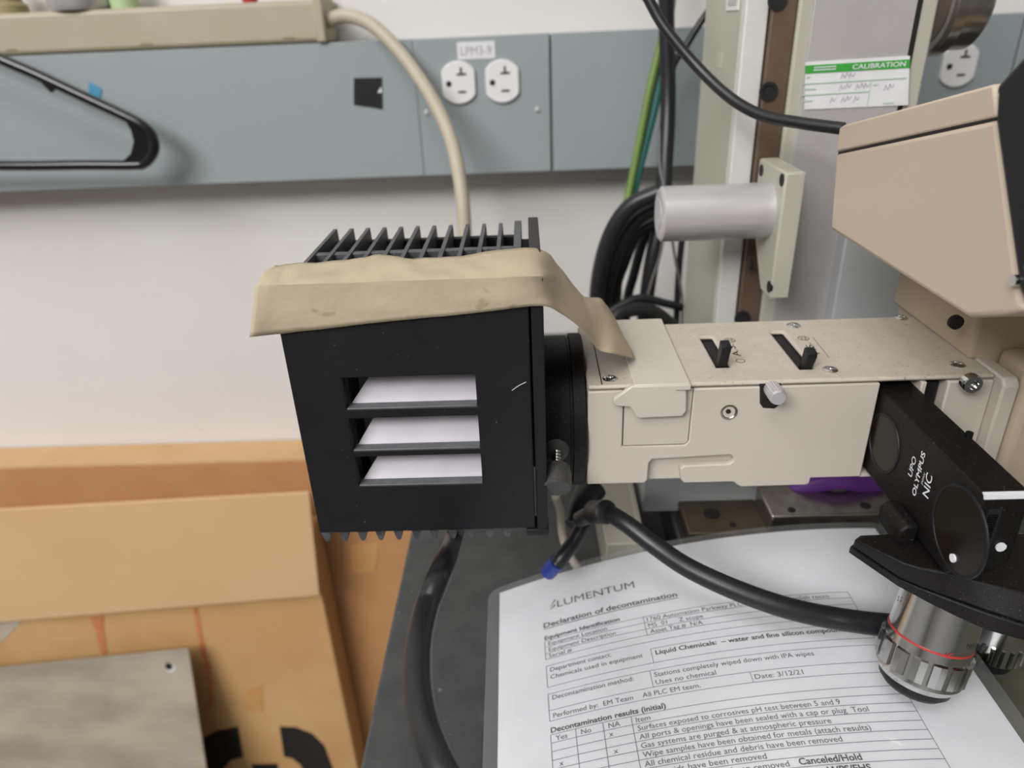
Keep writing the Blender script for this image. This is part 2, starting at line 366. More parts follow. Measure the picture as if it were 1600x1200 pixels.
# ------------------------------------------------------------------ cardboard and sheet metal against the wall
t = thing('back_carton', (-.5, .715, -.8), 'brown carton with a pale top edge standing against the wall', 'carton')
zt = P(230, 727, Y=.69).z
build('front_face', box(B(), -1.1, -.092, .69, .694, -.8, zt), 'card_back', t)
build('top_flap', box(B(), -1.1, -.092, .69, .733, zt, zt+.003), 'card_top', t)
build('back_face', box(B(), -1.1, -.092, .729, .733, -.8, zt), 'card_back', t)
bm = B(); prism(bm, XZ([(547, 850), (592, 848), (586, 893), (551, 896)], .69), 'y', .6894, .69); build('amber_sticker', bm, 'print_amber', t)
bm = B(); prism(bm, XZ([(560, 1050), (640, 1046), (640, 1054), (560, 1058)], .69), 'y', .6894, .69); build('crease', bm, 'card_back', t)
FY = .645
xr = P(530, 1060, Y=FY).x; zf = P(250, 845, Y=FY).z
t = thing('front_carton', (xr-.3, FY+.02, -.8), 'tan carton with a black emblem and orange stains behind the steel sheet', 'carton')
build('box', box(B(), xr-.75, xr, FY, .687, -.8, zf), 'card_front', t, bevel=.002)
q = XZ([(0, 796), (483, 769), (500, 930), (0, 972)], FY-.012); x0 = xr-.78
sl = (q[1][1]-q[0][1])/(q[1][0]-q[0][0]); s2 = (q[2][1]-q[3][1])/(q[2][0]-q[3][0])
poly = [(x0, q[0][1]+sl*(x0-q[0][0])), q[1], q[2], (x0, q[3][1]+s2*(x0-q[3][0]))]
fl = build('folded_flap', prism(B(), poly, 'y', FY-.013, FY-.009), 'card_light', t, bevel=.001)
build('flap_hinge', box(B(), xr-.7, q[1][0]-.03, FY-.0095, FY+.001, zf-.012, zf-.004), 'card_light', t)
pt = lambda name, pts, m: build(name, prism(B(), XZ(pts, FY), 'y', FY-.0006, FY+.0002), m, t)
pt('packing_tape', [(0, 968), (34, 968), (30, 975), (0, 1005)], 'card_tape')
pt('packing_tape', [(62, 968), (165, 962), (168, 1030), (66, 1040)], 'card_tape') if False else None
pt('orange_stain', [(140, 964), (163, 962), (162, 980), (168, 1022), (158, 1022), (150, 985)], 'print_red')
pt('orange_stain', [(302, 950), (309, 950), (320, 1010), (328, 1040), (335, 1103), (318, 1107), (318, 1103), (329, 1099), (321, 1045), (313, 1015)], 'print_red')
pt('amber_stain', [(393, 1074), (410, 1068), (410, 1112), (385, 1112), (380, 1085)], 'print_amber')
def arc(cx, cy, r0, r1, a0, a1, n=12, sx=1.):
    a = [math.radians(a0+(a1-a0)*i/n) for i in range(n+1)]
    return [(cx+sx*r1*math.cos(v), cy-r1*math.sin(v)) for v in a]+[(cx+sx*r0*math.cos(v), cy-r0*math.sin(v)) for v in a[::-1]]
pt('emblem_arc', [(318, 1152), (340, 1141), (372, 1135), (380, 1183), (362, 1187), (350, 1200), (322, 1230), (318, 1230)], 'print_black')
pt('emblem_arc', [(437, 1135), (462, 1136), (488, 1146), (507, 1165), (520, 1200), (526, 1260), (480, 1260), (478, 1215), (470, 1195), (456, 1184), (444, 1182)], 'print_black')
pt('emblem_bar', [(394, 1194), (434, 1193), (440, 1260), (398, 1260)], 'print_black')
SY = .605
SA = P(295, 1013, Y=SY+.015); SB = P(323, 1200, X=SA.x); SL = (SB-SA)/abs(SB.z-SA.z)      # the sheet leans: its foot stands nearer
s0 = P(-60, 1043, Y=SY+.015); xs0 = -1.0; zs0 = SA.z+(s0.z-SA.z)*(xs0-SA.x)/(s0.x-SA.x)
t = thing('steel_sheet', (SA.x-.3, (SA+SL*(SA.z+.8)).y, -.8), 'scuffed grey steel sheet leaning before the emblem carton', 'sheet metal')
bm = B(); nrm = Vector((1, 0, 0)).cross(SL).normalized()*.0015; lift = SL*.003
def at_sheet(x, z, off): return SA+SL*(SA.z-z)+Vector((x-SA.x, 0, 0))+off
cs = [(SA.x, SA.z), (xs0, zs0), (xs0, -.799), (SA.x, -.799)]
f1 = [bm.verts.new(at_sheet(x, z, nrm)) for x, z in cs]; f2 = [bm.verts.new(at_sheet(x, z, -nrm)) for x, z in cs]
bm.faces.new(f1); bm.faces.new(f2[::-1])
for i in range(4): bm.faces.new((f1[i], f2[i], f2[(i+1) % 4], f1[(i+1) % 4]))
build('sheet', bm, 'sheet_steel', t, bevel=.0005)
c = P(270, 1036, Y=SY+.0145); dn = nrm.normalized()*(-1 if nrm.y > 0 else 1); c = at_sheet(c.x, c.z, dn*.0015)
build('rivet_hole', cyl(B(), c, c+dn*.0006, .006, 16), 'white_label', t)
build('hole_core', cyl(B(), c+Vector((-.001, 0, .002)), c+dn*.0010+Vector((-.001, 0, .002)), .0045, 16), 'hole_dark', t)

# ================================================================== microscope
ms = thing('microscope', (.17, .47, 0), 'cream reflected light microscope with black finned lamp housing on a rail column', 'microscope')
# ---- column
CY = .45
L_, Wt, R0, R1, G1 = (P(x, 30, Y=CY).x for x in (1101, 1158, 1195, 1234, 1242))
CB = P(1101, 30, X=Wt).y     # rear edge of the column's left side
col = build('column', box(B(), Wt, R0-.001, CY, CB, .0, .46), 'column_paint', ms, bevel=.002)
build('edge_strip', box(B(), Wt+.0004, R0, CY-.006, CY+.001, .02, .46), 'column_light', col, bevel=.001)
rl = build('rail', box(B(), R0+.0005, R1, CY-.010, CY+.03, .02, .46), 'rail_steel', ms, bevel=.0008)
build('rail_shadow_gap', box(B(), R1, G1+.02, CY+.012, CY+.03, .02, .46), 'black_matte', rl)
for px, py in ((1215, 0), (1201, 143), (1160, 498)):
    c = P(px, py, Y=CY-.011)
    bt = build('bolt', lathe(B(), [(0, .0052), (.0012, .0052), (.0012, .0034), (.0004, .003)], (c.x, CY-.0102, c.z), (0, -1, 0), 20), 'black_matte', rl)
ya, yb, zl = P(1155, 10, X=Wt).y, P(1136, 10, X=Wt).y, P(1146, 16, X=Wt).z
build('data_label', box(B(), Wt-.0006, Wt+.0004, ya, yb, zl, zl+.03), 'white_label', col)
build('data_print', box(B(), Wt-.0009, Wt-.0004, ya+.004, yb-.004, zl+.0025, zl+.03), 'panel_grey', col)
c = P(1124, 92, X=Wt); build('rubbed_spot', box(B(), Wt-.0003, Wt+.0002, c.y-.007, c.y+.007, c.z-.005, c.z+.004), 'stand_cream', col)
# ---- carriage plate right of the rail
KY = .438
k0, p0, p1, p2, k1 = (P(x, 60, Y=KY).x for x in (1243, 1263, 1421, 1430, 1456))
ca = build('carriage_plate', box(B(), k0, k1, KY, CY+.012, .03, .47), 'column_paint', ms, bevel=.0015)
build('face_plate', box(B(), p0, p1, KY-.002, KY+.001, .05, .46), 'panel_grey', ca, bevel=.0006)
build('edge_gap', box(B(), p1+.0002, p2, KY-.0008, KY+.001, .05, .46), 'black_matte', ca)
s = XZ([(1258, 97), (1421, 87), (1418, 164), (1257, 171)], KY-.002)
sy = KY-.0022
def strip_poly(t0, t1):
    lerp = lambda a, b, t: (a[0]+(b[0]-a[0])*t, a[1]+(b[1]-a[1])*t)
    return [lerp(s[0], s[3], t0), lerp(s[1], s[2], t0), lerp(s[1], s[2], t1), lerp(s[0], s[3], t1)]
build('calibration_sticker', prism(B(), s, 'y', sy-.0004, sy+.0003), 'white_label', ca)
build('sticker_band', prism(B(), strip_poly(.07, .24), 'y', sy-.0007, sy), 'sticker_green', ca)
bm = B(); q = strip_poly(.24, .24); ux = Vector((s[1][0]-s[0][0], 0, s[1][1]-s[0][1])); wdt = ux.length; ux.normalize(); uz = Vector((0, 0, 1))
hh = abs(s[3][1]-s[0][1])
so = lambda fx, fz: Vector((s[0][0], sy-.0009, s[0][1]))+ux*(fx*wdt)-uz*(fz*hh)
letter(bm, 'CALIBRATION', planar(so(.46, .205), ux, uz), hh*.10, wdt*.51, .01)
for fz in (.135, .19):
    for i in range(9): 
        a = so(.09+.024*i, fz); box(bm, a.x, a.x+wdt*.017, a.y-.0001, a.y+.0001, a.z, a.z+hh*.028)
build('band_lettering', bm, 'white_print', ca)
bm = B()
for fz in (.46, .70):
    a, b2 = so(.0, fz), so(1.0 if fz < .5 else .66, fz); prism(bm, [(a.x, a.z), (b2.x, b2.z), (b2.x, b2.z+.0005), (a.x, a.z+.0005)], 'y', a.y, a.y+.0002)
a, b2 = so(.66, .46), so(.66, .98); box(bm, a.x, a.x+.0005, a.y, a.y+.0002, b2.z, a.z)
for fx, fz, n in ((.03, .30, 2), (.03, .55, 6), (.03, .80, 5), (.69, .54, 3), (.82, .95, 6)):
    for i in range(n): a = so(fx+.018*i, fz+.03); box(bm, a.x, a.x+wdt*.012, a.y, a.y+.0002, a.z, a.z+hh*.035)
build('sticker_rules', bm, 'sticker_line', ca)
bm = B()
for fx, fz in ((.36, .36), (.40, .34), (.44, .36), (.36, .60), (.42, .58), (.52, .60), (.56, .58), (.60, .60), (.29, .86), (.40, .86), (.44, .84), (.52, .86), (.80, .66), (.84, .64)):
    a = so(fx, fz+.03); tube(bm, [a, a+ux*.0008+uz*.003, a+ux*.0018+uz*.001, a+ux*.003+uz*.0028], .00018, 4, 3)
build('handwriting', bm, 'ink_pale', ca)
# grey rear panel seen under the beige head
a = P(1310, 440, Y=.425); b2 = P(1412, 440, Y=.425)
build('side_panel', box(B(), a.x, b2.x+.06, .425, .4385, .05, .235), 'grey_metal', ca, bevel=.001)
# ---- mounting block and aluminium rod
bx0 = P(1228, 270, Y=.39).x; bx1 = P(1262, 265, Y=.39).x; zt, zb = P(1228, 270, Y=.39).z, P(1210, 468, Y=.39).z
blk = build('mounting_block', prism(B(), [(.39, zb), (.39, zt), (.437, zt), (.437, zb+.035), (.408, zb)], 'x', bx0, bx1), 'column_paint', ms, bevel=.0012)
for px, py in ((1190, 266), (1222, 281), (1202, 448), (1172, 413)):
    c = P(px, py, X=bx0); build('bolt_hole', cyl(B(), (bx0-.0004, c.y, c.z), (bx0+.001, c.y, c.z), .0034, 16), 'hole_dark', blk)
c = P(1118, 333, Y=.41); xl = P(1030, 335, Y=.41).x
rod = build('support_rod', lathe(B(), [(0, .010), (0, .0138), (.0015, .0156), (bx0-xl, .0156)], (xl, .412, c.z), (1, 0, 0), 40), 'aluminium', ms)
build('rod_bore', cyl(B(), (xl-.0003, .412, c.z), (xl+.001, .412, c.z), .0085, 24), 'grey_metal', rod)
# ---- focus knob at the right of the column
c = P(1490, 20, Y=.47)
kn = build('focus_knob', lathe(B(), [(0, .024), (0, .027), (.002, .029), (.008, .029), (.008, .026), (.022, .026), (.024, .024)], (c.x-.012, .475, c.z+.006), (1, 0, 0), 48), 'steel', ms)
build('knob_face', cyl(B(), (c.x-.0124, .475, c.z+.006), (c.x-.011, .475, c.z+.006), .0225, 32), 'rail_steel', kn)

# ---- viewing head: its left side faces the camera's side, the black eyepiece end faces front
HX, HX1 = .150, .245
def YZ(pts, X): return [(q.y, q.z) for q in (P(x, y, X=X) for x, y in pts)]
sm = YZ([(1306, 240), (1556, 186)], HX)
body = [sm[0], sm[1]]+YZ([(1592, 462), (1600, 486), (1560, 494), (1512, 497), (1297, 359)], HX)
vh = build('viewing_head', prism(B(), body, 'x', HX, HX1), 'beige_plastic', ms, bevel=.002, seg=3)
g = .0006
lid = [(sm[0][0], sm[0][1]+g), (sm[1][0], sm[1][1]+g)]+YZ([(1552, 131), (1318, 195), (1311, 200)], HX)
build('lid', prism(B(), lid, 'x', HX, HX1), 'beige_plastic', vh, bevel=.0010)
build('lid_seam', prism(B(), [(sm[0][0]-.001, sm[0][1]-.0006), (sm[1][0]+.001, sm[1][1]-.0006), (sm[1][0]+.001, sm[1][1]+.0012), (sm[0][0]-.001, sm[0][1]+.0012)], 'x', HX+.0007, HX1-.002), 'hole_dark', vh)
ep = YZ([(1553, 190), (1556, 150), (1552, 138), (1600, 85), (1640, 84), (1690, 470), (1640, 480), (1602, 474), (1590, 455)], HX-.002)
build('eyepiece_panel', prism(B(), ep, 'x', HX-.002, HX1+.002), 'black_plastic', vh, bevel=.002)
c = P(1587, 438, X=HX-.002); build('latch', cyl(B(), (HX-.003, c.y, c.z), (HX, c.y, c.z), .0018, 12), 'chrome', vh)
# ---- body under the head
hb = build('head_body', prism(B(), [(.2005, .108), (.2005, .1640), (.197, .1640), (.197, .196), (.36, .196), (.36, .108)], 'y', .296, .37), 'head_paint', ms, bevel=.002)
c = P(1494, 504, Y=.296); build('screw_hole', cyl(B(), (c.x, .2955, c.z), (c.x, .2975, c.z), .0032, 20), 'hole_dark', hb)
fg = build('flange', prism(B(), [(.274, .109), (.274, .162), (.2765, .1648), (.352, .1648), (.352, .109)], 'x', .2005, .2075), 'cream_paint', hb, bevel=.001)
build('rear_cover', prism(B(), [(.2085, .106), (.2085, .171), (.33, .171), (.33, .106)], 'y', .272, .2955), 'head_paint', hb, bevel=.004, seg=3)

# ---- illuminator
IY = .28; IT = .1645
il = build('illuminator', box(B(), .0245, .1513, .2838, .348, .1125, .1612), 'cream_paint', ms)
build('inner_body', box(B(), .1513, .2005, .300, .348, .1125, .1612), 'black_matte', il)
asl = (.0842, .0904, .2955, .331); fsl = (.1203, .1265, .2912, .3345)
build('top_cover', holed(B(), .0245, .2003, .2803, .3495, [asl, fsl], 'z', .1622, IT), 'cream_dusty', il, bevel=.0011)
for q in (asl, fsl): build('slot_floor', box(B(), q[0]-.002, q[1]+.002, q[2]-.002, q[3]+.002, .1616, .1621), 'black_matte', il)
def fx(px, py): c = P(px, py, Y=IY); return (c.x, c.z)
zt = .1618
dl, dr, db = fx(973, 660)[0], fx(1081, 650)[0], fx(1020, 697)[1]
bot = [(921, 757), (1007, 755), (1012, 750), (1014, 724), (1019, 718), (1140, 711), (1146, 714), (1146, 721), (1140, 725), (1069, 728), (1063, 733), (1064, 750), (1069, 755), (1146, 753), (1152, 758), (1158, 761), (1260, 758), (1265, 755), (1267, 747)]
bx = [fx(*a) for a in bot]; xr = .1515
poly = [(.0245, zt)]+[(.0245, bx[0][1])]+bx[1:]+[(xr, bx[-1][1]), (xr, zt), (dr, zt), (dr-.0004, db+.002), (dr-.002, db), (dl, db), (dl, zt)]
build('front_plate', prism(B(), poly, 'y', IY, .2842), 'cream_paint', il, bevel=.0006)
ga = .00035
build('filter_door', prism(B(), [(dl+ga*1.6, zt), (dl+ga*1.6, db+ga*1.5), (dr-.0021, db+ga*1.5), (dr-.0004-ga, db+.0021), (dr-ga, zt)], 'y', IY+.0002, .2836), 'cream_paint', il, bevel=.0003)
build('slot_divider', box(B(), .1693, .1716, IY, .2995, .1125, zt), 'cream_paint', il, bevel=.0005)
build('end_plate', prism(B(), [(.1808, .1125), (.2004, .1125), (.2004, zt), (.1808, zt)], 'y', IY, .2995), 'cream_paint', il, bevel=.0008)
build('blank_slider', box(B(), .1723, .1801, .285, .33, .121, .1595), 'black_plastic', il, bevel=.0008)
build('slot_sill', box(B(), .1513, .1810, IY+.001, .30, .1125, .1145), 'cream_paint', il)
# dust cover over the filter slot
cp = XZ([(987, 590), (1073, 592), (1073, 641), (1066, 650), (998, 653), (991, 648), (988, 640), (983, 635), (962, 634), (957, 629), (959, 622)], IY-.002)
cp[0] = (cp[0][0], IT+.0009); cp[1] = (cp[1][0], IT+.0009)
cv = build('slot_cover', prism(B(), cp, 'y', IY-.0028, IY-.0002), 'cap_plastic', il, bevel=.0007)
cx0, cx1 = P(987, 593, Z=IT).x, P(1073, 597, Z=IT).x
build('cover_top', prism(B(), [(cx0, IY-.0022), (cx1+.0008, IY-.0022), (cx1+.0016, .354), (cx0+.0002, .354)], 'z', IT-.001, IT+.0013), 'cap_plastic', il, bevel=.0005)
build('cover_lip', box(B(), cx1-.006, cx1+.0008, IY-.0038, IY-.0027, IT-.0012, IT+.0013), 'cap_plastic', il, bevel=.0003)
# left part of the top: cover joint and screw
jl = [P(926, 533, Z=IT), P(941, 607, Z=IT)]
build('cover_joint', prism(B(), [(jl[0].x, jl[0].y), (jl[0].x+.0005, jl[0].y), (jl[1].x+.0005, .2815), (jl[1].x, .2815)], 'z', IT-.0004, IT+.00012), 'hole_dark', il)
def screw(px, py, r, parent, z=IT):
    c = P(px, py, Z=z); bm = lathe(B(), [(0, r), (.0005, r), (.0011, r*.75), (.0013, r*.45), (.0006, r*.4)], (c.x, c.y, z-.0002), (0, 0, 1), 20)
    return build('screw', bm, 'chrome', parent)
for px, py in ((953, 592), (1240, 509), (1297, 578), (1408, 497), (1496, 570)): screw(px, py, .0034, il)
# levers
def lever(x0, x1, y, px, py):
    top = P(px, py, Y=y-.004).z
    bm = prism(B(), [(y, IT-.002), (y+.0042, IT-.002), (y+.001, top), (y-.0042, top-.001), (y-.0042, top-.003)], 'x', x0, x1); build('lever', bm, 'black_plastic', il, bevel=.0005)
lever(asl[0]+.0006, asl[0]+.0048, asl[2]+.0008, 1130, 538); lever(fsl[0]+.0010, fsl[0]+.0054, fsl[2]+.0008, 1272, 549)
# engraved markings
bm = B(); zt2 = IT+.00012
def ring2(c, r, w=.0003, n=24):
    a = [bm.verts.new((c[0]+r*math.cos(2*math.pi*i/n), c[1]+r*math.sin(2*math.pi*i/n), zt2)) for i in range(n)]
    b = [bm.verts.new((c[0]+(r-w)*math.cos(2*math.pi*i/n), c[1]+(r-w)*math.sin(2*math.pi*i/n), zt2)) for i in range(n)]
    for i in range(n): bm.faces.new((a[i], a[(i+1) % n], b[(i+1) % n], b[i]))
def mark(text, xm, y0, y1):
    letter(bm, text, planar((xm+.0016, y0, zt2), (0, 1, 0), (-1, 0, 0)), .0034, y1-y0)
def icon(c, r):
    ring2(c, r); ring2(c, r*.5, .0003, 6)
    for a in (45, 135, 225, 315):
        ca_, sa_ = math.cos(math.radians(a)), math.sin(math.radians(a)); n = Vector((-sa_, ca_, 0))*.00013
        p, q = Vector((c[0]+ca_*r*.5, c[1]+sa_*r*.5, zt2)), Vector((c[0]+ca_*r, c[1]+sa_*r, zt2))
        bm.faces.new([bm.verts.new(x) for x in (p-n, q-n, q+n, p+n)])
c = P(1139, 532, Z=IT); icon((c.x+.0004, c.y), .0027); a = P(1153, 557, Z=IT); b2 = P(1145, 538, Z=IT); mark('A.S.', a.x, a.y, b2.y); c = P(1157, 564, Z=IT); ring2((c.x, c.y), .0021)
build('engraved_marking', bm, 'print_black', il, smooth=0); bm = B()
c = P(1254, 529, Z=IT); icon((c.x+.0004, c.y), .0027); a = P(1276, 553, Z=IT); b2 = P(1265, 536, Z=IT); mark('F.S.', a.x, a.y, b2.y)
for (p, q) in (((1270, 527), (1295, 559)),):
    a, b2 = P(*p, Z=IT), P(*q, Z=IT); n = (b2-a).normalized().cross(Vector((0, 0, 1)))*.0001; a.z = b2.z = zt2
    bm.faces.new([bm.verts.new(x) for x in (a-n, b2-n, b2+n, a+n)])
build('engraved_marking', bm, 'print_black', il, smooth=0)
# socket screw and knurled knob on the front
c = P(1139, 644, Y=IY)
hs = build('socket_screw', lathe(B(), [(0, .0038), (.0005, .0038), (.0006, .0031), (.0001, .0026), (.0001, .0012)], (c.x, IY+.0002, c.z), (0, -1, 0), 28), 'steel', il)
build('hex_bore', cyl(B(), (c.x-.0004, IY-.0004, c.z+.0005), (c.x-.0004, IY+.0005, c.z+.0005), .0012, 6), 'hole_dark', il)
q = [fx(1187, 600), fx(1220, 599), fx(1218, 632), fx(1210, 638), fx(1192, 637), fx(1187, 630)]
build('knob_slot', prism(B(), [(a, b) for a, b in q], 'y', IY-.0002, IY+.001), 'hole_dark', il)
ka, kb = P(1200, 617, Y=IY), P(1217, 623, Y=IY-.010)
bm = B(); d, u, v = frame_of((0, -1, 0)); n = 40; rings = []
for tt, rr, kk in ((0, .0036, 1), (.0088, .0036, 1), (.0088, .0035, 0), (.0100, .0030, 0)):
    rings.append([bm.verts.new(Vector((kb.x, IY, kb.z))+d*tt+(u*math.cos(2*math.pi*i/n)+v*math.sin(2*math.pi*i/n))*(rr-(.00022 if kk and i % 2 else 0))) for i in range(n)])
for a, b in zip(rings, rings[1:]):
    for i in range(n): bm.faces.new((a[i], a[(i+1) % n], b[(i+1) % n], b[i]))
bm.faces.new(rings[-1]); bm.faces.new(rings[0][::-1])
build('aperture_knob', bm, 'aluminium', il, smooth=25)
c = P(1519, 600, Y=.274)
bm = lathe(B(), [(0, .0042), (.003, .0042), (.0036, .0038), (.0036, .0022), (.0018, .002), (.0018, .0008)], (c.x, .2765, c.z), (0, -1, 0), 28); build('cap_screw', bm, 'chrome', il)

# ---- collar between lamp housing and illuminator
AY, AZ = .315, .1345
cl = build('collar', lathe(B(), [(0, .0368), (.0115, .0368), (.0118, .0358), (.0128, .0358), (.0131, .0378), (.0185, .0378), (.0193, .0368)], (.0052, AY, AZ), (1, 0, 0), 64), 'black_dusty', ms)
a, b2, c = P(870, 695, Y=.281), P(870, 722, Y=.2735), P(870, 760, Y=.262)
lg = build('lug', lathe(B(), [(0, .006), (.004, .0068), (.008, .006), (.0095, .004)], P(868, 692, Y=.286), P(869, 704, Y=.2775)-P(868, 692, Y=.286), 24), 'worn_metal', cl)
build('screw_thread', lathe(B(), [(i*.0008, .0022 if i % 2 else .0019) for i in range(16)], a, c-a, 16), 'chrome', cl)
build('thumb_screw', lathe(B(), [(0, .003), (.001, .0060), (.005, .0066), (.0115, .0066), (.012, .0061)], b2+(c-b2)*.15, c-b2, 28), 'worn_metal', cl)

# ---- lamp housing
LY = .26
lh = build('lamp_housing', box(B(), -.0945, -.0065, .280, .355, .1065, .200), 'black_matte', ms)
wz = []
wins = []
for x0p, x1p, y0p, y1p in ((535, 744, 588, 638), (545, 748, 652, 703), (553, 751, 712, 758)):
    a, b2 = P(x0p+4, (y0p+y1p)/2, Y=LY), P(x1p, (y0p+y1p)/2, Y=LY)
    wins.append((a.x, b2.x, P((x0p+x1p)/2, y1p, Y=LY).z, P((x0p+x1p)/2, y0p, Y=LY).z))
x0w, x1w = min(q[0] for q in wins), max(q[1] for q in wins); wins = [(x0w, x1w, q[2], q[3]) for q in wins]
fp = build('front_panel', holed(B(), -.0990, -.0005, .1035, .2205, wins, 'y', LY, LY+.0048), 'black_plastic', lh, bevel=.0006)
for q in wins:
    ya, yb, za, zb = LY+.0052, LY+.0128, q[2]-.0004, q[3]-.0060
    bm = B(); xa, xb = q[0]+.0005, q[1]+.003
    v = [bm.verts.new(p) for p in ((xa, ya, za), (xb, ya, za), (xb, yb, zb), (xa+.0075, yb, zb), (xa, ya+.001, za-.0008), (xb, ya+.001, za-.0008), (xb, yb+.001, zb-.0008), (xa+.0075, yb+.001, zb-.0008))]
    for f_ in ((0, 1, 2, 3), (7, 6, 5, 4), (0, 4, 5, 1), (1, 5, 6, 2), (2, 6, 7, 3), (3, 7, 4, 0)): bm.faces.new([v[k] for k in f_])
    build('reflector', bm, 'reflector', lh, smooth=0)
    build('lit_window_lip', box(B(), q[0]+.0001, q[1]-.0001, LY+.0004, LY+.0052, q[2]-.0002, q[2]+.0005), 'lip_lit_grey', lh, bevel=.0002)  # added grey strip imitates overhead light on the black panel's lower window edge
prof = [(-.0009, .2178), (.0009, .2178), (.0017, .200), (.0024, .106), (.0024, .1005), (.0012, .0955), (.0005, .0945), (-.0005, .0945), (-.0012, .0955), (-.0024, .1005), (-.0024, .106), (-.0017, .200)]
bm = B(); prism(bm, [(x-.0980, z) for x, z in prof], 'y', .2745, .3605)
prism(bm, [(-.0989, .2178), (-.0971, .2178), (-.0966, .2050), (-.0994, .2050)], 'y', .2652, .2745)
prism(bm, [(x-.0980, z) for x, z in ((-.0024, .108), (.0024, .108), (.0024, .1005), (.0012, .0955), (.0005, .0945), (-.0005, .0945), (-.0012, .0955), (-.0024, .1005))], 'y', .2652, .2745)
fin0 = build('fin', bm, 'fin_metal', lh)
# fins clear the window reflectors by starting behind them
for i in range(1, 11): clone(fin0, (.00845*i, 0, 0), lh)
build('cross_bar', box(B(), -.0985, -.0065, .3165, .3205, .2085, .2172), 'fin_metal', lh, bevel=.0003)
build('cross_bar', box(B(), -.0985, -.0065, .288, .292, .2085, .2172), 'fin_metal', lh, bevel=.0003)
build('back_panel', box(B(), -.097, -.0065, .3555, .3600, .108, .2118), 'black_matte', lh)
build('end_plate', box(B(), -.0065, -.0030, .2655, .3555, .1005, .2200), 'fin_metal', lh, bevel=.0003)
build('flange_plate', box(B(), .0003, .0052, LY, .3555, .1010, .2215), 'black_plastic', lh, bevel=.0005)
build('spacer', box(B(), -.0032, .0005, .300, .350, .11, .212), 'black_matte', lh)
build('foot_tab', box(B(), -.0045, .0056, LY-.0004, LY+.01, .0995, .1030), 'black_plastic', lh, bevel=.0004)
c = P(822, 770, Y=LY); 
sc = [P(822, 597, Y=LY-.0002), P(800, 610, Y=LY-.0002)]
build('scratch', tube(B(), [sc[0], (sc[0]+sc[1])/2+Vector((0, 0, .0003)), sc[1]], .00022, 5, 4), 'grey_metal', lh)
pts = [P(716, 812, Y=.300), P(706, 850, Y=.288), P(690, 890, D=.275), P(668, 945, D=.258), P(655, 1000, D=.242), P(652, 1060, D=.228), P(660, 1120, D=.215), P(680, 1180, D=.203), P(712, 1245, D=.195), Vector((-.0165, .108, .113)), Vector((-.0125, .085, .098)), Vector((-.0145, .050, .074)), Vector((-.024, .010, .043)), Vector((-.036, -.035, .017)), Vector((-.045, -.080, .0066)), Vector((-.048, -.112, .0066)), Vector((-.048, -.129, -.004)), Vector((-.048, -.134, -.06)), Vector((-.048, -.134, -.30))]
build('lamp_cord', tube(B(), pts, .0046, 16, 8), 'black_rubber', ms)

# ---- nosepiece and objectives
ZN = (.0985, .1045, .1138)
def plan(pts, Z): return [(q.x, q.y) for q in (P(x, y, Z=Z) for x, y in pts)]
jt = [(1331, 853), (1340, 846), (1420, 842), (1700, 842), (1700, 990), (1600, 975), (1545, 957), (1490, 937), (1440, 919), (1405, 904)]
lo_ = [(1325, 863), (1336, 855), (1420, 852), (1710, 852), (1710, 1010), (1605, 1003), (1543, 986), (1485, 960), (1435, 934), (1402, 916)]
up_ = [(1334, 844), (1345, 836), (1420, 833), (1700, 833), (1700, 930), (1600, 925), (1530, 908), (1476, 893), (1440, 888), (1413, 881)]
npc = build('nosepiece', loft(B(), plan(lo_, ZN[0]), ZN[0], plan([(x-3, y) for x, y in jt], ZN[1]), ZN[1]-.0003), 'black_dusty', ms, bevel=.0006)
build('upper_plate', loft(B(), plan(jt, ZN[1]), ZN[1], plan(up_, ZN[2]), ZN[2]), 'black_dusty', npc, bevel=.0010, seg=3)
a = P(1393, 842, Z=ZN[2])
build('mount_block', prism(B(), [(a.x, ZN[2]-.001), (a.x, ZN[2]+.0065), (a.x+.0025, ZN[2]+.0095), (.1525, ZN[2]+.0095), (.1525, ZN[2]-.001)], 'y', a.y-.004, a.y+.014), 'black_dusty', npc, bevel=.0012)
c = P(1597, 865, Y=.235); build('pivot_screw', lathe(B(), [(0, .006), (.006, .006), (.007, .005)], c, (0, -.3, 1), 20), 'chrome', npc)
T, Bt = P(1476, 928, Y=.2265), P(1427, 1066, Y=.2180)
ax = (Bt-T); OL = ax.length; R = .0167
ob = build('objective', lathe(B(), [(0, R*.93), (OL*.46, R*.97), (OL*.52, R*.99), (OL*.80, R*.98), (OL*.83, R*1.0), (OL*.86, R*.93), (OL*.90, R*.90), (OL*.91, R*.84), (OL*.92, R*.8)], T, ax, 64), 'chrome', ms)
build('front_lens_mount', lathe(B(), [(OL*.90, R*.86), (OL*.97, R*.84), (OL*1.03, R*.70), (OL*1.04, R*.6)], T, ax, 40), 'black_plastic', ob)
build('red_band', lathe(B(), [(OL*.425, R*.968), (OL*.425, R*.979), (OL*.445, R*.981), (OL*.445, R*.970)], T, ax, 64, cap=False), 'red_print', ob)
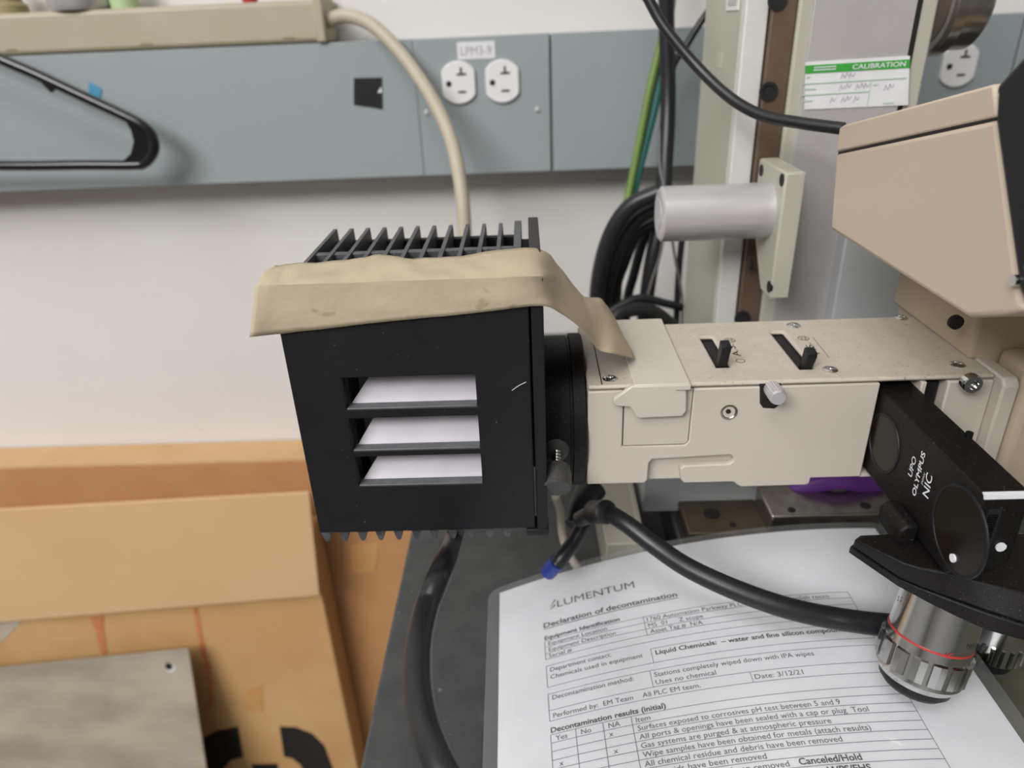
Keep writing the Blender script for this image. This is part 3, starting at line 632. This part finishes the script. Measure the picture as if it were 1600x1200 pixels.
# knurled grip: ring of flats
d, u, v = frame_of(ax); n = 15
for i in range(n):
    bm = B(); a0 = 2*math.pi*(i+.14)/n; a1 = 2*math.pi*(i+.86)/n; am = (a0+a1)/2
    vs = []
    for tt in (OL*.535, OL*.545, OL*.775, OL*.785):
        for aa in (a0, am, a1):
            rr = R*1.075 if tt in (OL*.545, OL*.775) else R*1.0
            vs.append(bm.verts.new(T+d*tt+(u*math.cos(aa)+v*math.sin(aa))*rr*(1.0 if aa == am else .985)))
    for r_ in range(3):
        for k in range(2): bm.faces.new((vs[r_*3+k], vs[r_*3+k+1], vs[r_*3+k+4], vs[r_*3+k+3]))
    inn = [bm.verts.new(T+d*tt+(u*math.cos(aa)+v*math.sin(aa))*R*.96) for tt in (OL*.535, OL*.785) for aa in (a0, a1)]
    bm.faces.new((vs[0], inn[0], inn[2], vs[9], vs[6], vs[3])); bm.faces.new((vs[2], vs[5], vs[8], vs[11], inn[3], inn[1]))
    build('grip_flat', bm, 'chrome', ob, smooth=0)
view = (CAM-T); view -= d*view.dot(d); view.normalize(); side = d.cross(view).normalized()
def wrap(a_off, t_off, rr):
    def fn(a, b):
        an = a_off+a/rr; return T+d*(t_off-b)+(view*math.cos(an)+side*math.sin(an))*rr
    return fn
if wrap(0, 0, R)(.001, 0).dot(CR) < wrap(0, 0, R)(0, 0).dot(CR): side = -side
for nm, txt, off, tt, m_, hgt in (('red_lettering', 'IC', .45, .45, 'red_print', .0024), ('black_lettering', 'Neo', .95, .34, 'ink_bold', .0024), ('black_lettering', '5', -1.15, .18, 'ink_bold', .0024)):
    bm = B(); letter(bm, txt, wrap(off, OL*tt, R*.982), hgt); build(nm, bm, m_, ob, smooth=0)
T2, B2 = P(1572, 948, Y=.250), P(1545, 1022, Y=.248)
ax2 = B2-T2; L2 = ax2.length
o2 = build('objective', lathe(B(), [(0, .012), (L2*.55, .0125), (L2*.9, .0125), (L2*.95, .011)], T2, ax2, 48), 'chrome', ms)
build('front_lens_mount', lathe(B(), [(L2*.95, .0108), (L2*1.12, .0095)], T2, ax2, 36), 'black_plastic', o2)
d2, u2, v2 = frame_of(ax2)
for i in range(20):
    an = 2*math.pi*i/20; r1 = u2*math.cos(an)+v2*math.sin(an)
    build('grip_flat', cyl(B(), T2+d2*(L2*.55)+r1*.0125, T2+d2*(L2*.88)+r1*.0125, .0009, 6), 'chrome', o2)

# ================================================================== NIC slider (pushed into the slot)
X0, X1, Z0, Z1 = .1528, .1690, .1170, .1583
sl = thing('prism_slider', (.161, .24, Z0), 'black prism slider lettered NIC sticking out of the cream illuminator', 'slider')
yn = .2035
poly = [(.296, Z0), (.296, Z1), (yn, Z1), (yn-.001, Z1-.001), (yn-.001, Z0+.012), (yn+.006, Z0)]
body = build('slider_body', prism(B(), poly, 'x', X0, X1), 'black_dusty', sl, bevel=.0009)
c = P(1503, 826, X=X0)
rd = abs(P(1500, 742, X=X0).z-P(1500, 905, X=X0).z)*.40
rd = .0165
dc = Vector((X0, c.y+.001, .1378))
build('window_rim', lathe(B(), [(0, rd+.0006), (.0006, rd+.0004), (.0006, rd-.0006), (0, rd-.0008)], dc, (-1, 0, 0), 48, cap=False), 'black_plastic', sl)
build('prism_window', cyl(B(), dc, dc+Vector((-.00025, 0, 0)), rd-.0006, 48), 'glass_dark', sl)
c = P(1388, 688, X=X0); dc2 = Vector((X0, c.y+.003, .1378))
build('lens_rim', lathe(B(), [(0, .0135), (.0005, .0133), (.0005, .0122), (0, .0120)], dc2, (-1, 0, 0), 40, cap=False), 'black_plastic', sl)
build('rear_lens', cyl(B(), dc2, dc2+Vector((-.0002, 0, 0)), .0121, 40), 'glass_dark', sl)
for nm, px, py, r_ in (('index_dot', 1488, 872, .0016),):
    c = P(px, py, X=X0-.0008); build(nm, cyl(B(), (X0-.0010, c.y, c.z), (X0-.0002, c.y, c.z), r_, 20), 'white_print', sl)
c = P(1563, 854, Y=yn-.001); build('index_dot', cyl(B(), (c.x, yn-.0016, c.z), (c.x, yn-.0008, c.z), .0018, 20), 'white_print', sl)
build('index_line', box(B(), X0+.0002, X1-.0004, yn-.0014, yn+.0006, Z1-.0017, Z1+.0001), 'white_print', sl)
a = P(1548, 800, Y=yn-.001); b2 = P(1556, 870, Y=yn-.001)
build('wheel_recess', box(B(), a.x-.001, a.x+.0036, yn-.0012, yn-.0006, Z0+.011, Z1-.006), 'black_matte', sl)
bm = B()
for i in range(22): z = Z0+.0115+i*.0010; box(bm, a.x-.0006, a.x+.0026, yn-.0018, yn-.0010, z, z+.0005)
build('thumb_wheel', bm, 'black_gloss', sl)
c = P(1508, 676, X=X1); build('stop_screw', lathe(B(), [(0, .0014), (.0022, .0014)], (X1-.001, c.y-.004, Z1-.0002), (0, 0, 1), 14), 'black_gloss', sl)
bm = B(); xf = X0-.00018
for txt, p, q, hgt, bo in (('UPO', (1424, 747), (1432, 717), .0030, .01), ('OLYMPUS', (1430, 777), (1446, 709), .0028, .02), ('JAPAN', (1441, 758), (1446, 741), .0012, .0), ('NIC', (1450, 780), (1457, 745), .0042, .01)):
    a = P(*p, X=xf); b2 = P(*q, X=xf); u_ = (b2-a); wd_ = u_.length; u_.normalize(); vv = Vector((0, 1, 0)); vv = (vv-u_*vv.dot(u_)).normalized()
    letter(bm, txt, planar(a, u_, vv), hgt, wd_, bo)
build('lettering', bm, 'white_print', sl, smooth=0)

# ================================================================== masking tape
def mid(a, b, t): return a+(b-a)*t
ZT = .2215
rows = []   # each: list of points from front-lower edge over the fold to the back edge
front = [(390, 527), (440, 521), (520, 512), (600, 503), (680, 495), (760, 487), (845, 478)]
fold = [(404, 470), (446, 466), (522, 461), (602, 456), (682, 451), (762, 446), (842, 440)]
back = [(430, 413), (470, 411), (545, 407), (592, 397), (655, 404), (720, 400), (835, 386)]
for i, (f_, g_, k_) in enumerate(zip(front, fold, back)):
    a = P(*f_, Y=LY-.0012-(.004 if i == 0 else 0)); b = P(*g_, Y=LY-.0016); c = P(*k_, Z=ZT+.001)
    b.z = ZT+.0012
    rows.append([a, mid(a, b, .35)+Vector((0, -.0004*(i % 2), 0)), mid(a, b, .75), b, mid(b, c, .25)+Vector((0, 0, .0006)), mid(b, c, .6)+Vector((0, 0, (.0010, .0006, .0003, .0018, .0005, .0010, .0005)[i])), c])
tail_lo = [(880, 492, .266, None), (912, 517, .274, None), (935, 546, .281, None), (962, 553, .285, None), (992, 561, None, IT+.0022)]
tail_hi = [(873, 416, .318, None), (908, 460, .325, None), (938, 466, .330, None), (957, 492, .334, None), (984, 545, None, IT+.004)]
for lo_, hi_ in zip(tail_lo, tail_hi):
    f_ = lambda q: P(q[0], q[1], Y=q[2]) if q[2] else P(q[0], q[1], Z=q[3])
    a, c = f_(lo_), f_(hi_)
    rows.append([mid(a, c, t)+Vector((0, 0, .004*math.sin(math.pi*t)*(1 if lo_[2] else .2))) for t in (0, .15, .32, .5, .68, .85, 1)])
# resample smoothly along the strip
cols = [spline([r_[j] for r_ in rows], 6) for j in range(7)]
full = [[mid(cols[j][i], cols[j+1][i], k/3) for j in range(6) for k in range(3)]+[cols[6][i]] for i in range(len(cols[0]))]
def crease(i, j): return .00022*math.sin(i*.9+j*.55)+.0003*math.sin(i*.37-j*.9+1.3)+.00015*math.sin(i*1.7+j*.2)
bm = B(); V = [[bm.verts.new(p+Vector((0, -.0003*abs(crease(i, j))/.001, crease(i, j) if j > 9 else .2*crease(i, j)))) for j, p in enumerate(r_)] for i, r_ in enumerate(full)]
for i in range(len(V)-1):
    for j in range(len(V[0])-1): bm.faces.new((V[i][j], V[i+1][j], V[i+1][j+1], V[i][j+1]))
tp = build('masking_tape', bm, 'masking_tape', None, smooth=32, solid=.0002)
tag(tp, 'strip of tan masking tape draped over the black lamp housing', 'tape')

# ================================================================== laminated sheet
SWD, SX, SYY, SPH = .216, -.0231, .3255, .02
def sheet(u, v, up=0.):
    """u, v in millimetres from the paper's top left corner"""
    a, b = u/216, v/216
    x = SX+math.cos(SPH)*a*SWD+math.sin(SPH)*b*SWD; y = SYY+math.sin(SPH)*a*SWD-math.cos(SPH)*b*SWD
    return Vector((x, y, .0043+.0901*a-.0516*a*a+.0067*b-.0138*a*b+up))
t = thing('laminated_sheet', sheet(100, 130), 'laminated white decontamination form lying under the black cable', 'document')
def surf(u0, u1, v0, v1, up, nu=24, nv=28, rc=0.):
    bm = B(); V = []
    for j in range(nv+1):
        row = []
        for i in range(nu+1):
            u = u0+(u1-u0)*i/nu; v = v0+(v1-v0)*j/nv
            if rc:   # rounded corners
                for cu, cv_, su, sv in ((u0+rc, v0+rc, -1, -1), (u1-rc, v0+rc, 1, -1), (u0+rc, v1-rc, -1, 1), (u1-rc, v1-rc, 1, 1)):
                    if (u-cu)*su > 0 and (v-cv_)*sv > 0:
                        dx, dy = u-cu, v-cv_; l = math.hypot(dx, dy)
                        if l > rc: u, v = cu+dx*rc/l, cv_+dy*rc/l
            row.append(bm.verts.new(sheet(u, v, up)))
        V.append(row)
    for j in range(nv):
        for i in range(nu): bm.faces.new((V[j][i], V[j+1][i], V[j+1][i+1], V[j][i+1]))
    return bm
build('paper', surf(0, 216, 0, 279, 0), 'paper', t, smooth=80)
build('film', surf(-7, 223, -4, 286, .0009, 60, 70, 7), 'film', t, smooth=80)
UP = .0003
def sfn(u0, v0): return lambda a, b: sheet(u0+a, v0-b, UP)
TX = {'ink': B(), 'ink_bold': B(), 'ink_light': B()}
def say(s, u, v, width=None, h=2.6, m_='ink', bold=0.): letter(TX[m_], s, sfn(u, v), h, width, bold)
def rule(u0, v0, u1, v1, wd=.28, m_='ink_light'):
    n = max(1, int(math.hypot(u1-u0, v1-v0)/6)); L = math.hypot(u1-u0, v1-v0); px_, py_ = -(v1-v0)/L*wd/2, (u1-u0)/L*wd/2; bm = TX[m_]; prev = None
    for i in range(n+1):
        a = i/n; u, v = u0+(u1-u0)*a, v0+(v1-v0)*a; c = (bm.verts.new(sheet(u-px_, v-py_, UP)), bm.verts.new(sheet(u+px_, v+py_, UP)))
        if prev: bm.faces.new((prev[0], c[0], c[1], prev[1]))
        prev = c
say('LUMENTUM', 32.8, 27, 42.5, 5.2)
for q in (((28, 27.6), (32.4, 20.4), (31.6, 20.4), (30, 23.5)), ((28.4, 27.9), (31.6, 25.6), (31.8, 23.8), (30.9, 25))):
    TX['ink'].faces.new([TX['ink'].verts.new(sheet(a, b, UP)) for a, b in q])
say('Declaration of decontamination', 24.6, 39.5, 71, 3.4, 'ink_bold', .02); rule(24.6, 40.6, 95.6, 40.6, .4, 'ink_bold')
say('Equipment Identification', 24.7, 48.2, 39.5, 2.6, 'ink_bold', .02)
R_ = 179.6
for v in (49.2, 53.3, 57.6, 61.6): rule(24.6, v, R_, v)
rule(24.6, 49.2, 24.6, 61.6); rule(76, 49.2, 76, 61.6); rule(R_, 49.2, R_, 61.6)
say('Equipment Location', 26.5, 52.6, 30.5); say('Equipment Description', 26.5, 56.8, 34.5); say('Serial #', 26.3, 60.9, 11.8)
say('1760 Automation Parkway PLC Patterning and polish room', 77.6, 52.6, 91.5); say('MS  01     Z scope', 77.6, 56.8, 27.3); say('Asset Tag #  N/A', 77.8, 60.9, 26)
for v in (66, 79.2): rule(24.6, v, R_, v)
rule(24.6, 75.0, R_, 75.0) if False else None
rule(24.6, 66, 24.6, 79.2); rule(76, 70.6, 76, 79.2); rule(R_, 66, R_, 79.2); rule(76, 70.6, R_, 70.6)
say('Department contact:', 26.5, 70, 30.5); say('Chemicals used in equipment', 26.4, 74.6, 45.3); say('Liquid Chemicals:  – water and fine silicon compound', 77.9, 74.6, 89.6, 2.6, 'ink_bold', .02)
for v in (83.3, 92.8, 98.6): rule(24.6, v, R_, v)
rule(24.6, 83.3, 24.6, 98.6); rule(73.3, 83.3, 73.3, 92.8); rule(R_, 83.3, R_, 98.6); rule(117.1, 92.8, 117.1, 98.6)
say('Decontamination method:', 26.6, 87, 38.6); say('Stations completely wiped down with IPA wipes', 75, 87.3, 73.4); say('Uses no chemical', 74.8, 91.7, 27.6)
say('Date: 3/12/21', 118.5, 97, 21.5); say('Performed by:  EM Team    All PLC EM team.', 26.4, 97.3, 67.5)
say('Decontamination results (initial)', 24.8, 104.9, 52, 2.7, 'ink_bold', .02)
v0 = 105.9
for i in range(9): rule(24.6, v0+4.32*i, R_, v0+4.32*i)
for u in (24.6, 36, 48.3, 61, R_): rule(u, v0, u, v0+4.32*9)
for s_, u in (('Yes', 26.8), ('No', 38.3), ('NA', 50.6), ('Item', 62.8)): say(s_, u, v0+3.5)
say('x', 50.3, v0+7.8); say('x', 27.6, v0+16.4); say('x', 51.2, v0+16.4)
for i, (s_, wd) in enumerate((('Surfaces exposed to corrosives pH test between 5 and 9', 86.8), ('All ports & openings have been sealed with a cap or plug  Tool', 97), ('Gas systems are purged & at atmospheric pressure', 79.5), ('Wipe samples have been obtained for metals (attach results)', 94), ('All chemical residue and debris have been removed', 80.5), ('All liquids have been removed', 48.5))):
    say(s_, 62.9, v0+4.32*(i+1)+3.5, wd)
say('have been removed', 88, v0+4.32*7+3.5, 31); say('Canceled/Hold', 123, v0+4.32*7+3.3, 24.7, 2.8, 'ink_bold', .02); say('WPS/EHS', 132.5, v0+4.32*8+3.6, 17, 2.8, 'ink_bold', .02)
for nm, m_ in (('printed_text', 'ink'), ('bold_text', 'ink_bold'), ('ruled_lines', 'ink_light')):
    bm = TX[m_]
    bmesh.ops.triangulate(bm, faces=bm.faces[:]); build(nm, bm, m_, t, smooth=0)

# ================================================================== stage base beside the sheet
t = thing('stage_base', (.2, .36, 0), 'dark stage base with steel bars behind the laminated form', 'base')
build('base_slab', box(B(), .125, .46, .05, .33, .0005, .020), 'base_olive', t, bevel=.002)
build('black_block', box(B(), .085, .46, .333, .46, .0005, .026), 'granite', t, bevel=.002)
bp = build('brown_plate', box(B(), P(1067, 805, Z=.034).x, P(1188, 800, Z=.034).x, P(1130, 832, Z=.034).y, .40, .026, .034), 'plate_brown', t, bevel=.001)
for px, py, r_ in ((1112, 803, .005), (1145, 820, .0022)):
    c = P(px, py, Z=.034); build('bolt_hole', cyl(B(), (c.x, c.y, .0335), (c.x, c.y, .0344), r_, 20), 'hole_dark', bp)
zs = .048
a = P(1206, 806, Z=zs); bq = P(1420, 800, Z=zs)
sb = build('steel_bar', prism(B(), [(a.x, a.y), (bq.x+.06, a.y), (bq.x+.06, a.y+.030), (a.x-.0, a.y+.030)], 'z', .026, zs), 'steel', t, bevel=.001)
for px, py, r_ in ((1237, 797, .0022), (1352, 790, .0030)):
    c = P(px, py, Z=zs); build('bolt_hole', cyl(B(), (c.x, c.y, zs-.0005), (c.x, c.y, zs+.0004), r_, 20), 'hole_dark', sb)
a = P(1012, 760, Z=.056); b2 = P(1250, 758, Z=.056)
build('grey_rail', box(B(), a.x, b2.x+.03, .372, .40, .026, .052), 'grey_metal', t, bevel=.001)
# cream bracket plate left of the base
a = P(935, 775, Z=.05); b2 = P(1005, 870, Z=.02)
br = build('cream_rail', prism(B(), [(P(932, 785, Z=.03).x, .44), (P(988, 775, Z=.03).x, .44), (P(1004, 858, Z=.03).x, .337), (P(950, 866, Z=.03).x, .337)], 'z', .0005, .030), 'stand_cream', t, bevel=.001)
build('cream_edge', prism(B(), [(P(985, 775, Z=.03).x, .44), (P(993, 775, Z=.03).x, .44), (P(1010, 858, Z=.03).x, .337), (P(1001, 858, Z=.03).x, .337)], 'z', .0005, .034), 'cap_plastic', t, bevel=.0008)

# ================================================================== cables
GROUPS = {'cable_loop': 'black cable loops beside the aluminium rod', 'hanging_cable': 'black cables hanging left of the column', 'thin_lead': 'thin leads left of the column', 'ground_wire': 'earth wires left of the column'}
def cable(name, pts, r, material, label, cat='cable', seg=12, flat=1.):
    if pts[0].z > .325 and r > .0029: e = (pts[0]-pts[1]).normalized(); pts = [pts[0]+e*.2+Vector((0, 0, .25)), pts[0]+e*.08+Vector((0, 0, .02))]+pts      # they come down from above the frame
    return tag(build(name, tube(B(), pts, r, seg, 8, flat), material), label, cat, GROUPS.get(name))
t = thing('table_cable', P(940, 797, D=.36), 'thick black cable arching over the white form to the objective', 'cable')
pts = [P(905, 812, D=.385), P(938, 798, D=.372), P(975, 816, D=.36), P(1020, 850, D=.352), P(1075, 887, D=.346), P(1150, 922, D=.338), P(1230, 950, D=.332), P(1310, 967, D=.33), P(1390, 977, D=.33), P(1450, 979, D=.331), Vector((.208, .272, .046)), Vector((.27, .288, .030)), Vector((.42, .300, .0265))]
build('sheath', tube(B(), pts, lambda q: .0043+.0016*q, 16, 8), 'black_rubber', t)
a, b2 = P(925, 800, D=.380), P(948, 800, D=.365)
build('grommet', lathe(B(), [(0, .0050), (.002, .0062), (.013, .0062), (.0145, .0064), (.016, .0062), (.017, .0045)], a, b2-a, 24), 'black_rubber', t)
# cable loops hanging behind the rod
YB = .58
cable('hanging_cable', [P(1040, -60, Y=.62), P(1042, 60, Y=.62), P(1044, 160, Y=.615), P(1040, 250, Y=.60), P(1034, 330, Y=.58), P(1015, 430, Y=.57), P(1000, 560, Y=.58)], .0062, 'black_rubber', 'thick black cable hanging straight down in front of the grey raceway')
cable('hanging_cable', [P(1150, -35, Y=.64), P(1120, 2, Y=.635), P(1098, 30, Y=.63), P(1070, 75, Y=.63), P(1050, 110, Y=.625), P(1038, 200, Y=.61), P(1030, 290, Y=.60)], .0028, 'black_rubber', 'thin black lead slanting from the column top into the cable bundle')
for k, (pts, r, lab) in enumerate((([(1030, 300), (985, 322), (955, 365), (938, 420), (932, 480), (938, 540)], .0062, 'outermost thick black cable loop beside the aluminium rod'),
                    ([(1035, 318), (992, 345), (965, 390), (950, 440), (942, 490), (945, 560)], .0058, 'second thick black cable loop inside the outermost loop'),
                    ([(1028, 345), (995, 365), (975, 410), (962, 450), (960, 500), (965, 560)], .0048, 'inner black cable loop under the left rod end'),
                    ([(1015, 350), (1002, 385), (990, 430), (980, 470), (975, 540)], .0042, 'straight black cable running down inside the loops'))):
    cable('cable_loop', [P(x, y, Y=.535+.016*k+.004*i) for i, (x, y) in enumerate(pts)], r, 'black_rubber', lab)
cable('cable_loop', [P(930, 505, Y=.53), P(965, 480, Y=.535), (P(1000, 466, Y=.54)), P(1040, 474, Y=.55), P(1064, 480, Y=.56)], .0034, 'black_rubber', 'thin black cable crossing low behind the tape tail')
cable('cable_loop', [P(935, 540, Y=.50), P(965, 492, Y=.51), P(1010, 484, Y=.52), P(1045, 505, Y=.53), P(1075, 540, Y=.53)], .0055, 'black_rubber', 'low thick black cable lying just behind the illuminator top')
cable('thin_lead', [P(1030, 200, Y=.57), P(1031, 260, Y=.56), P(1040, 310, Y=.55), P(1033, 390, Y=.55), P(1018, 440, Y=.55), P(1005, 490, Y=.55)], .0012, 'thin_grey', 'thin grey lead curving down left of the column')
cable('thin_lead', [P(1050, 372, Y=.56), P(1056, 410, Y=.56), P(1062, 440, Y=.56), P(1066, 475, Y=.56), P(1064, 540, Y=.56)], .0011, 'thin_grey', 'thin grey lead bending right below the aluminium rod')
cable('thin_lead', [P(1066, 370, Y=.565), P(1061, 420, Y=.565), P(1058, 470, Y=.565), P(1056, 540, Y=.565)], .0026, 'black_rubber', 'slim black lead hanging straight against the column edge')
cable('ground_wire', [P(1062, -60, Y=.64), P(1047, 10, Y=.64), P(1033, 65, Y=.64), P(1015, 140, Y=.635), P(1000, 215, Y=.63), P(985, 290, Y=.625), P(975, 340, Y=.62), P(968, 420, Y=.62), P(965, 500, Y=.63)], .0032, 'green_wire', 'yellow-green earth wire hanging beside the black cables')
cable('ground_wire', [P(1052, -40, Y=.645), P(1044, 40, Y=.645), P(1035, 100, Y=.645), P(1024, 160, Y=.64), P(1008, 225, Y=.635), P(993, 285, Y=.63), P(985, 330, Y=.63)], .0040, 'teal_wire', 'dark teal wire running right behind the yellow-green earth wire')
cable('head_cable', [P(985, -60, Y=.45), P(1014, 0, Y=.445), P(1040, 45, Y=.44), P(1090, 105, Y=.43), P(1140, 152, Y=.415), P(1190, 180, Y=.40), P(1250, 192, Y=.385), P(1318, 201, Y=.37)], .0030, 'black_rubber', 'black cable sweeping across the column to the beige viewing head')
cable('cream_cord', [P(868, 776, Y=.37), P(876, 800, Y=.375), P(878, 830, Y=.37), P(886, 860, Y=.355), P(905, 892, Y=.335)], .0026, 'cap_plastic', 'short cream cord bending down behind the lamp housing', 'cord')
t = thing('connector', P(915, 770, D=.42), 'black cable connector with a blue tip beside the cream cord', 'connector')
build('shell', tube(B(), [P(925, 762, D=.42), P(908, 790, D=.412), P(895, 820, D=.405)], lambda s: .009-.004*s, 14, 6), 'black_rubber', t)
build('lead', tube(B(), [P(912, 818, D=.395), P(898, 845, D=.392), P(880, 868, D=.388), P(870, 882, D=.388)], .0042, 12, 6), 'black_rubber', t)
build('blue_tip', tube(B(), [P(871, 878, D=.389), P(863, 887, D=.393), P(857, 894, D=.397)], .0045, 12, 6), 'blue_plastic', t)
cable('purple_strap', [P(1225, 778, Y=.365), P(1260, 762, Y=.362), P(1310, 752, Y=.36), P(1345, 757, Y=.36), P(1400, 765, Y=.362)], .0055, 'purple', 'purple strap glimpsed under the cream illuminator', 'strap', 12, .55)
